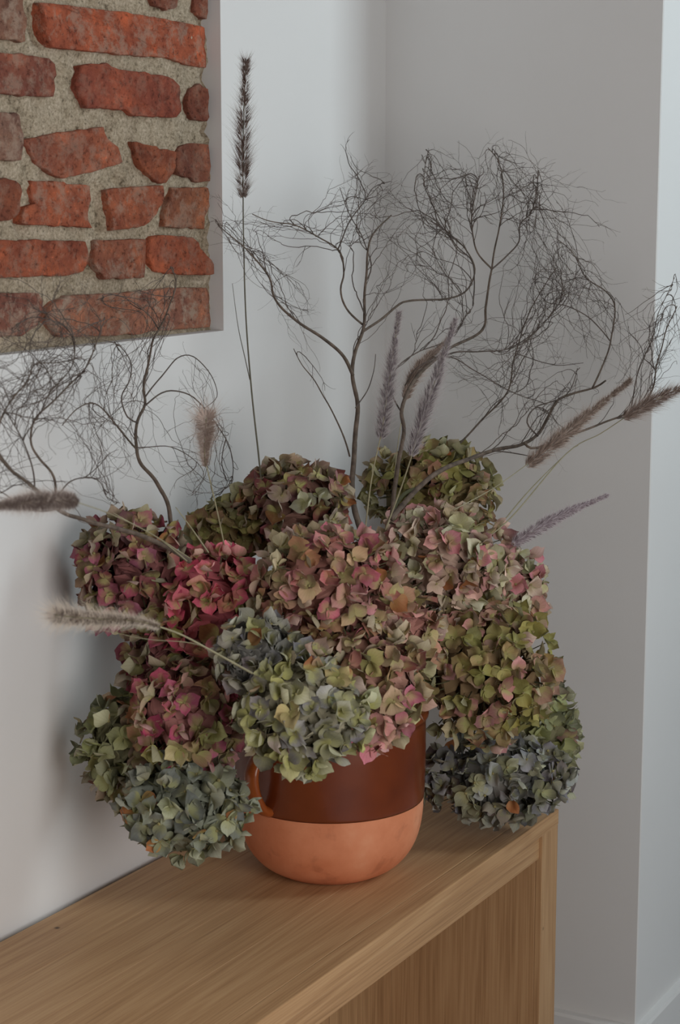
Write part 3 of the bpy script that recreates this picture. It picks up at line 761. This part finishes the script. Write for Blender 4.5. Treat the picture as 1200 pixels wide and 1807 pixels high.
branch('upright twisted branch rising from the middle of the bouquet in front of the wall corner', [
  ([(640, 960), (636, 935), (622, 885), (625, 800), (631, 720), (621, 660), (626, 622), (641, 580), (643, 540), (645, 500), (649, 450), (662, 408), (690, 380)], -.24, -.20, 6.0, 1.2),
  ([(622, 662), (606, 630), (572, 597), (530, 570), (500, 545), (482, 520), (474, 490), (445, 450), (410, 420), (385, 395)], -.23, -.14, 3.4, .8),
  ([(641, 575), (612, 545), (602, 510), (606, 482), (597, 440), (560, 418), (520, 398), (470, 388), (445, 378)], -.22, -.13, 2.0, .8),
  ([(641, 585), (672, 565), (700, 540), (722, 531), (790, 527), (826, 510), (838, 475), (822, 440), (790, 410), (760, 390)], -.22, -.20, 2.4, .8),
  ([(618, 805), (600, 755), (572, 700), (556, 672), (534, 645), (518, 615)], -.24, -.2, 1.7, .7),
  ([(628, 720), (648, 690), (660, 655), (662, 625)], -.24, -.22, 1.2, .6),
  ([(597, 440), (612, 400), (640, 360), (660, 330), (690, 320)], -.18, -.15, 1.4, .6),
  ([(645, 500), (655, 470), (640, 420), (618, 380), (600, 330)], -.2, -.2, 1.3, .6),
 ], [
  ([(590, 300), (640, 280), (720, 310), (740, 400), (690, 440), (610, 420)], -.28, -.10, 48, [0, 2, 3, 6, 7], .9, .85),
  ([(590, 240), (640, 222), (700, 245), (700, 320), (600, 320)], -.22, -.12, 10, [0, 6, 7], .7, .75),
  ([(375, 345), (470, 350), (500, 390), (430, 450), (370, 430)], -.18, -.05, 20, [1, 2], 1.0, .85),
  ([(420, 410), (480, 430), (560, 520), (580, 570), (500, 560), (440, 480)], -.22, -.10, 24, [1], .7, .85),
  ([(515, 610), (560, 620), (600, 700), (560, 690)], -.26, -.16, 7, [4, 1], .6, .75),
  ([(650, 420), (760, 400), (790, 470), (720, 520), (660, 510)], -.28, -.14, 24, [3, 0], .8, .75),
 ], 11)
branch('thick curved branch arching up beside the two soft upright grass plumes', [
  ([(690, 925), (698, 850), (712, 765), (709, 722), (730, 672), (762, 640), (792, 616), (850, 582), (858, 540), (862, 500), (868, 475)], -.28, -.22, 4.6, 1.8),
  ([(868, 475), (846, 452), (834, 420), (833, 380), (842, 325), (838, 310)], -.22, -.18, 1.7, .8),
  ([(868, 475), (872, 440), (880, 400), (888, 350), (882, 290), (860, 262)], -.22, -.26, 1.7, .7),
  ([(868, 475), (895, 450), (916, 425), (918, 395), (940, 370), (950, 300)], -.22, -.20, 1.5, .7),
  ([(762, 638), (800, 622), (850, 620), (905, 612), (960, 570), (990, 530)], -.27, -.22, 1.6, .7),
  ([(715, 680), (735, 650), (790, 630), (840, 655), (900, 690), (960, 712)], -.26, -.26, 1.3, .7),
  ([(835, 540), (838, 500), (832, 460), (800, 425), (750, 330), (755, 265)], -.22, -.18, 1.3, .6),
  ([(710, 730), (690, 690), (700, 650), (740, 620), (790, 600), (830, 545)], -.27, -.22, 1.5, .7),
 ], [
  ([(745, 255), (800, 225), (840, 290), (830, 380), (770, 370)], -.26, -.08, 26, [1, 6], .7, .8),
  ([(840, 250), (900, 225), (920, 300), (900, 380), (840, 360)], -.30, -.10, 32, [1, 2, 3], .9, .8),
  ([(900, 300), (990, 250), (1000, 320), (1070, 330), (1075, 390), (1050, 440), (960, 450), (900, 420)], -.30, -.12, 50, [2, 3, 4], .7, .8),
  ([(700, 330), (820, 350), (830, 460), (760, 500), (690, 430)], -.28, -.12, 50, [1, 6, 7], .9, .8),
  ([(880, 400), (1000, 400), (1060, 470), (1000, 530), (900, 500)], -.30, -.12, 42, [3, 4], .9, .8),
  ([(720, 560), (860, 540), (880, 640), (800, 690), (720, 640)], -.32, -.14, 20, [4, 5, 7], .9, .7),
  ([(870, 560), (960, 560), (970, 690), (890, 680)], -.32, -.18, 16, [4, 5], .8, .7),
 ], 22, out=.075)
branch('slender straight branch leaning out behind the olive hydrangea head', [
  ([(770, 825), (805, 788), (850, 742), (895, 692), (908, 630), (930, 560), (956, 510), (985, 470)], -.22, -.16, 2.0, .7),
  ([(850, 742), (870, 715), (890, 700), (900, 690)], -.2, -.2, 1.1, .5),
  ([(912, 625), (960, 640), (990, 645), (1030, 640)], -.2, -.22, .9, .5),
 ], [
  ([(790, 640), (900, 640), (900, 780), (820, 780)], -.3, -.14, 16, [0, 1], .9, .65),
  ([(880, 560), (1000, 600), (1030, 660), (930, 680)], -.26, -.14, 14, [0, 2], .8, .65),
  ([(930, 440), (1030, 480), (1010, 560), (940, 560)], -.2, -.1, 16, [0], .8, .65),
 ], 33, out=.085)
branch('long gnarled branch reaching sideways past the edge of the grey wall', [
  ([(690, 915), (760, 842), (830, 809), (870, 795), (918, 785), (948, 766), (968, 735), (985, 706), (1012, 694), (1050, 683), (1070, 672)], -.34, -.44, 5.2, 1.6),
  ([(1046, 684), (1066, 640), (1078, 604), (1085, 545), (1070, 515), (1034, 489), (1012, 448), (985, 425)], -.44, -.38, 1.8, .7),
  ([(925, 782), (948, 790), (1030, 760), (1110, 728), (1150, 690), (1160, 640), (1175, 585), (1195, 540)], -.42, -.56, 2.4, .8),
  ([(948, 768), (930, 745), (945, 720), (985, 706), (1005, 690), (1020, 650)], -.42, -.40, 1.5, .7),
  ([(870, 796), (905, 800), (935, 804), (955, 808)], -.38, -.4, 1.4, .6),
  ([(1078, 604), (1040, 560), (1000, 540), (960, 530), (940, 490)], -.44, -.36, 1.2, .6),
  ([(1112, 727), (1125, 660), (1150, 600), (1160, 560), (1190, 490)], -.52, -.56, 1.2, .5),
 ], [
  ([(900, 690), (1010, 650), (1060, 690), (1000, 770), (930, 790)], -.5, -.34, 26, [0, 3], .9, .75),
  ([(1010, 480), (1080, 520), (1100, 600), (1060, 660), (1000, 600)], -.5, -.34, 28, [1, 5], .8, .75),
  ([(1080, 540), (1140, 550), (1150, 680), (1080, 690)], -.56, -.44, 30, [1, 2, 6], .9, .75),
  ([(1130, 540), (1200, 480), (1225, 620), (1200, 690), (1140, 690)], -.62, -.52, 26, [2, 6], 1.1, .75),
  ([(920, 420), (1040, 460), (1040, 540), (940, 520)], -.44, -.30, 20, [1, 5], .7, .7),
  ([(890, 790), (960, 790), (1010, 830), (920, 820)], -.5, -.38, 8, [0, 4], .8, .6),
 ], 44)
branch('upright twisted branch with looping twigs in front of the bare brick niche', [
  ([(304, 955), (297, 895), (275, 850), (247, 815), (240, 780), (243, 742), (255, 712), (254, 682), (262, 640), (270, 600), (280, 582), (296, 548), (310, 505), (300, 470)], -.13, -.10, 4.2, .9),
  ([(243, 795), (215, 762), (182, 722), (160, 712), (135, 722), (110, 750)], -.12, -.14, 1.9, .8),
  ([(254, 718), (285, 694), (310, 690), (342, 702), (372, 735), (402, 782), (411, 830), (400, 860), (370, 880)], -.12, -.10, 1.5, .6),
  ([(256, 700), (285, 665), (312, 632), (342, 630), (372, 662), (384, 700), (360, 722)], -.12, -.12, 1.4, .6),
  ([(244, 745), (226, 735), (214, 700), (228, 672), (232, 640), (210, 610), (180, 600)], -.12, -.12, 1.5, .7),
  ([(280, 582), (262, 556), (232, 532), (200, 520), (170, 530)], -.1, -.1, 1.2, .6),
  ([(240, 790), (262, 790), (300, 788), (340, 810), (360, 840), (340, 870)], -.13, -.15, 1.0, .5),
 ], [
  ([(150, 600), (250, 580), (300, 650), (260, 730), (180, 720)], -.18, -.04, 26, [0, 1, 4], 1.3, .8),
  ([(280, 470), (320, 490), (320, 580), (240, 580), (180, 530)], -.14, -.03, 24, [0, 5], .8, .75),
  ([(300, 620), (380, 650), (390, 730), (310, 710)], -.18, -.06, 16, [2, 3], 1.5, .7),
  ([(280, 760), (400, 780), (400, 870), (320, 890), (270, 830)], -.2, -.06, 26, [2, 6, 0], 1.5, .7),
  ([(130, 720), (240, 720), (250, 840), (160, 860)], -.2, -.06, 26, [1, 4, 0], 1.4, .75),
 ], 55)
branch('low spreading branch thrusting out sideways over the shadowed white wall', [
  ([(335, 990), (280, 957), (205, 932), (145, 917), (105, 900), (62, 862), (22, 832), (-10, 800), (-60, 770)], -.25, -.30, 5.0, 2.2),
  ([(98, 893), (95, 842), (70, 810), (56, 785), (56, 755), (70, 730), (110, 692), (150, 650), (172, 600), (185, 560)], -.27, -.20, 2.6, .8),
  ([(20, 832), (-6, 790), (2, 740), (24, 702), (50, 668), (62, 642), (100, 640), (145, 632)], -.28, -.22, 2.0, .7),
  ([(100, 880), (125, 850), (155, 842), (176, 850), (188, 876), (212, 888)], -.27, -.24, 1.5, .6),
  ([(62, 862), (50, 800), (20, 740), (-5, 700), (-20, 640)], -.28, -.28, 1.6, .7),
  ([(105, 898), (75, 902), (40, 895), (5, 870), (-30, 850)], -.27, -.3, 1.6, .8),
  ([(70, 730), (90, 690), (130, 640), (120, 580), (60, 560), (20, 580)], -.26, -.2, 1.3, .6),
 ], [
  ([(-60, 600), (60, 560), (130, 520), (180, 560), (170, 640), (60, 680), (-60, 700)], -.34, -.12, 60, [1, 2, 4, 6], 1.3, .85),
  ([(-60, 690), (60, 680), (140, 660), (130, 800), (60, 830), (-60, 800)], -.36, -.16, 56, [1, 2, 4], 1.4, .85),
  ([(90, 700), (190, 680), (240, 800), (210, 870), (110, 860)], -.34, -.16, 34, [1, 3], 1.4, .8),
  ([(-60, 780), (80, 790), (130, 860), (60, 900), (-60, 880)], -.36, -.2, 26, [0, 4, 5], 1.2, .8),
  ([(0, 480), (130, 460), (200, 520), (120, 580), (0, 580)], -.26, -.08, 26, [1, 2, 6], 1.0, .75),
 ], 66)

# ================================================================== FOUNTAIN GRASS PLUMES
def grass(label, stem, head, ys, yh, rad, hair, cols, seed, stem_px=1.5, dens=1.0, spik=True, stem_mat='stem', taper=True, brush=False):
    """stem: pixel points from the bouquet to the plume; head: pixel points base -> tip; rad: core radius px; hair: bristle length px"""
    rr = random.Random(seed); rad *= 1.25; hair *= 2.0
    sp_ = [(u, v, ys[0]+(ys[1]-ys[0])*i/max(1, len(stem)-1)) for i, (u, v) in enumerate(stem)]
    hp = [(u, v, yh[0]+(yh[1]-yh[0])*i/max(1, len(head)-1)) for i, (u, v) in enumerate(head)]
    S3 = catmull([P3(q) for q in sp_], .01); H3 = catmull([P3(q) for q in hp], .004)
    root = empty('grass_plume', S3[0], label, 'plume')
    mb = MB(); mb.tube(S3, [px(p, stem_px)*(1-.35*i/len(S3)) for i, p in enumerate(S3)], 6)
    mb.tube(H3, [px(p, stem_px*.6) for p in H3], 5)
    link('stem', mb.mesh('stem'), M[stem_mat], root, smooth=True)
    k = px(H3[0], 1)
    L = sum((H3[i+1]-H3[i]).length for i in range(len(H3)-1))/k
    core = MB(); br = MB(); n = int(L*1.5*dens)
    def frame(t):
        i = min(int(t*(len(H3)-1)), len(H3)-2); tg = (H3[i+1]-H3[i]).normalized(); a = tg.orthogonal().normalized()
        return H3[i].lerp(H3[i+1], t*(len(H3)-1)-i), tg, a, tg.cross(a)
    for j in range(n):
        t = rr.random(); p, tg, a, b_ = frame(t)
        prof = (.55+.45*math.sin(math.pi*min(1, t*1.15+.1)))*(1-.45*t if taper else 1)
        if brush: prof = .30+.80*min(1, t*1.25)
        th = rr.uniform(0, 6.283); o = a*math.cos(th)+b_*math.sin(th)
        # spikelet: a slim lozenge leaning towards the tip
        if spik:
            base = p+o*k*rad*.25*prof; d = (o*.75+tg*.8).normalized(); ln = k*rad*rr.uniform(.8, 1.25)*prof; w = k*rr.uniform(.9, 1.6); s = d.cross(o).normalized() if d.cross(o).length > 1e-6 else a
            core.poly([base, base+d*ln*.45+s*w, base+d*ln, base+d*ln*.45-s*w])
        for _ in range(5):
            t2 = min(.999, max(0, t+rr.gauss(0, .01))); p, tg, a, b_ = frame(t2)
            th2 = th+rr.gauss(0, .5); o2 = a*math.cos(th2)+b_*math.sin(th2)
            d = (o2*rr.uniform(.35, 1)+tg*rr.uniform(.5, 1.3)).normalized(); ln = k*hair*rr.uniform(.25, 1.2)*prof
            s = d.cross(FWD).normalized()*k*.20; q = p+o2*k*rad*.3*prof
            br.poly([q-s, q+s, q+d*ln+tg*ln*.1])
    if spik:
        link('seed_head', core.mesh('seed_head'), simple('seed_head', lin(cols[0]), .85), root)
    link('bristles', br.mesh('bristles'), simple('bristles', lin([min(255, x_*1.0) for x_ in cols[1]]), .8), root)
    return root
BROWN = ((112, 96, 86), (160, 140, 128))
grass('very tall thin grass stalk with sparse dark seed head before the white wall', [(462, 860), (456, 800), (444, 690), (434, 560), (430, 430), (429, 350)], [(429, 350), (429, 260), (431, 180), (434, 108)], (-.18, -.12), (-.12, -.12), 15, 20, ((82, 64, 58), (140, 124, 116)), 1, 1.7, .85, True, 'darkstem', False)
grass('soft mauve grass plume standing upright beside the central branch', [(642, 960), (655, 850), (672, 770)], [(672, 775), (680, 720), (690, 650), (704, 552)], (-.36, -.38), (-.38, -.40), 15, 19, ((112, 102, 106), (172, 163, 164)), 2, 1.4, 1.6)
grass('soft mauve grass plume leaning outward in front of the thick curved branch', [(680, 935), (708, 860), (728, 800)], [(726, 805), (745, 740), (772, 660), (803, 565)], (-.38, -.42), (-.42, -.44), 15, 20, ((110, 100, 104), (170, 161, 162)), 3, 1.6, 1.7)
grass('brown grass plume half hidden behind the leaning mauve plume', [(690, 925), (700, 800), (716, 700)], [(714, 705), (730, 665), (752, 635), (790, 600)], (-.26, -.26), (-.26, -.26), 12, 16, BROWN, 4, 1.0, 1.6)
grass('long brown grass plume lying along the gnarled sideways branch', [(800, 900), (870, 862), (932, 818)], [(930, 822), (975, 785), (1040, 730), (1112, 672)], (-.40, -.44), (-.44, -.50), 14, 19, BROWN, 5, 1.0, 1.7)
grass('brown grass plume at the end of the sideways branch before the bright wall return', [(830, 970), (900, 915), (1000, 800), (1060, 765), (1105, 735)], [(1100, 738), (1145, 712), (1190, 690), (1240, 672)], (-.40, -.54), (-.54, -.62), 14, 19, ((112, 96, 88), (160, 142, 132)), 6, 1.2, 1.7)
grass('mauve grass plume pointing out low beside the grey wall', [(830, 1020), (880, 985), (915, 958)], [(905, 960), (945, 935), (1000, 905), (1070, 875)], (-.40, -.44), (-.44, -.48), 12, 16, ((122, 106, 112), (176, 162, 166)), 7, 1.1, 1.6)
grass('dusky grass plume pointing sideways above the low spreading branch', [(335, 985), (260, 938), (190, 905), (128, 884)], [(132, 884), (80, 884), (20, 890), (-50, 898)], (-.30, -.44), (-.44, -.52), 17, 22, ((150, 134, 130), (196, 184, 176)), 8, 1.2, 1.9)
grass('cream grass plume lying across the rose pink hydrangea head', [(445, 1188), (380, 1152), (320, 1120), (275, 1104)], [(282, 1106), (240, 1096), (170, 1092), (98, 1086)], (-.40, -.42), (-.42, -.44), 11, 22, ((160, 146, 140), (214, 202, 188)), 9, 2.2, 1.7, brush=True)
grass('short fluffy brown grass plume standing above the olive hydrangea head', [(400, 985), (385, 910), (364, 820)], [(362, 822), (361, 790), (362, 765), (364, 738)], (-.22, -.24), (-.24, -.30), 14, 24, ((176, 156, 146), (200, 184, 174)), 10, 1.6, 1.5, True, 'stem', False, True)
def bare(label, pts, y0, y1, w, mat='stem'):
    P = catmull([P3((u, v, y0+(y1-y0)*i/(len(pts)-1))) for i, (u, v) in enumerate(pts)], .008)
    mb = MB(); mb.tube(P, [px(p, w)*(1-.6*i/len(P)) for i, p in enumerate(P)], 5)
    root = empty('grass_stalk', P[0], label, 'stalk'); link('stem', mb.mesh('stem'), M[mat], root, smooth=True)
bare('bare straw stalk standing beside the short fluffy plume', [(368, 975), (340, 935), (310, 895)], -.25, -.22, 1.6)
bare('thin dry grass blade beside the very tall thin grass stalk', [(441, 670), (432, 630), (420, 575), (410, 500)], -.13, -.11, 1.0, 'darkstem')
bare('pale straw stalk rising beside the low mauve plume', [(865, 950), (930, 870), (1000, 800), (1020, 786)], -.40, -.46, 1.4)
bare('fine straw stalk crossing under the cream grass plume', [(430, 1180), (350, 1138), (260, 1128), (180, 1112)], -.40, -.41, 1.0)
bare('straw stalk bent over the burgundy hydrangea head', [(330, 990), (280, 950), (235, 925), (200, 905)], -.26, -.24, 1.5)
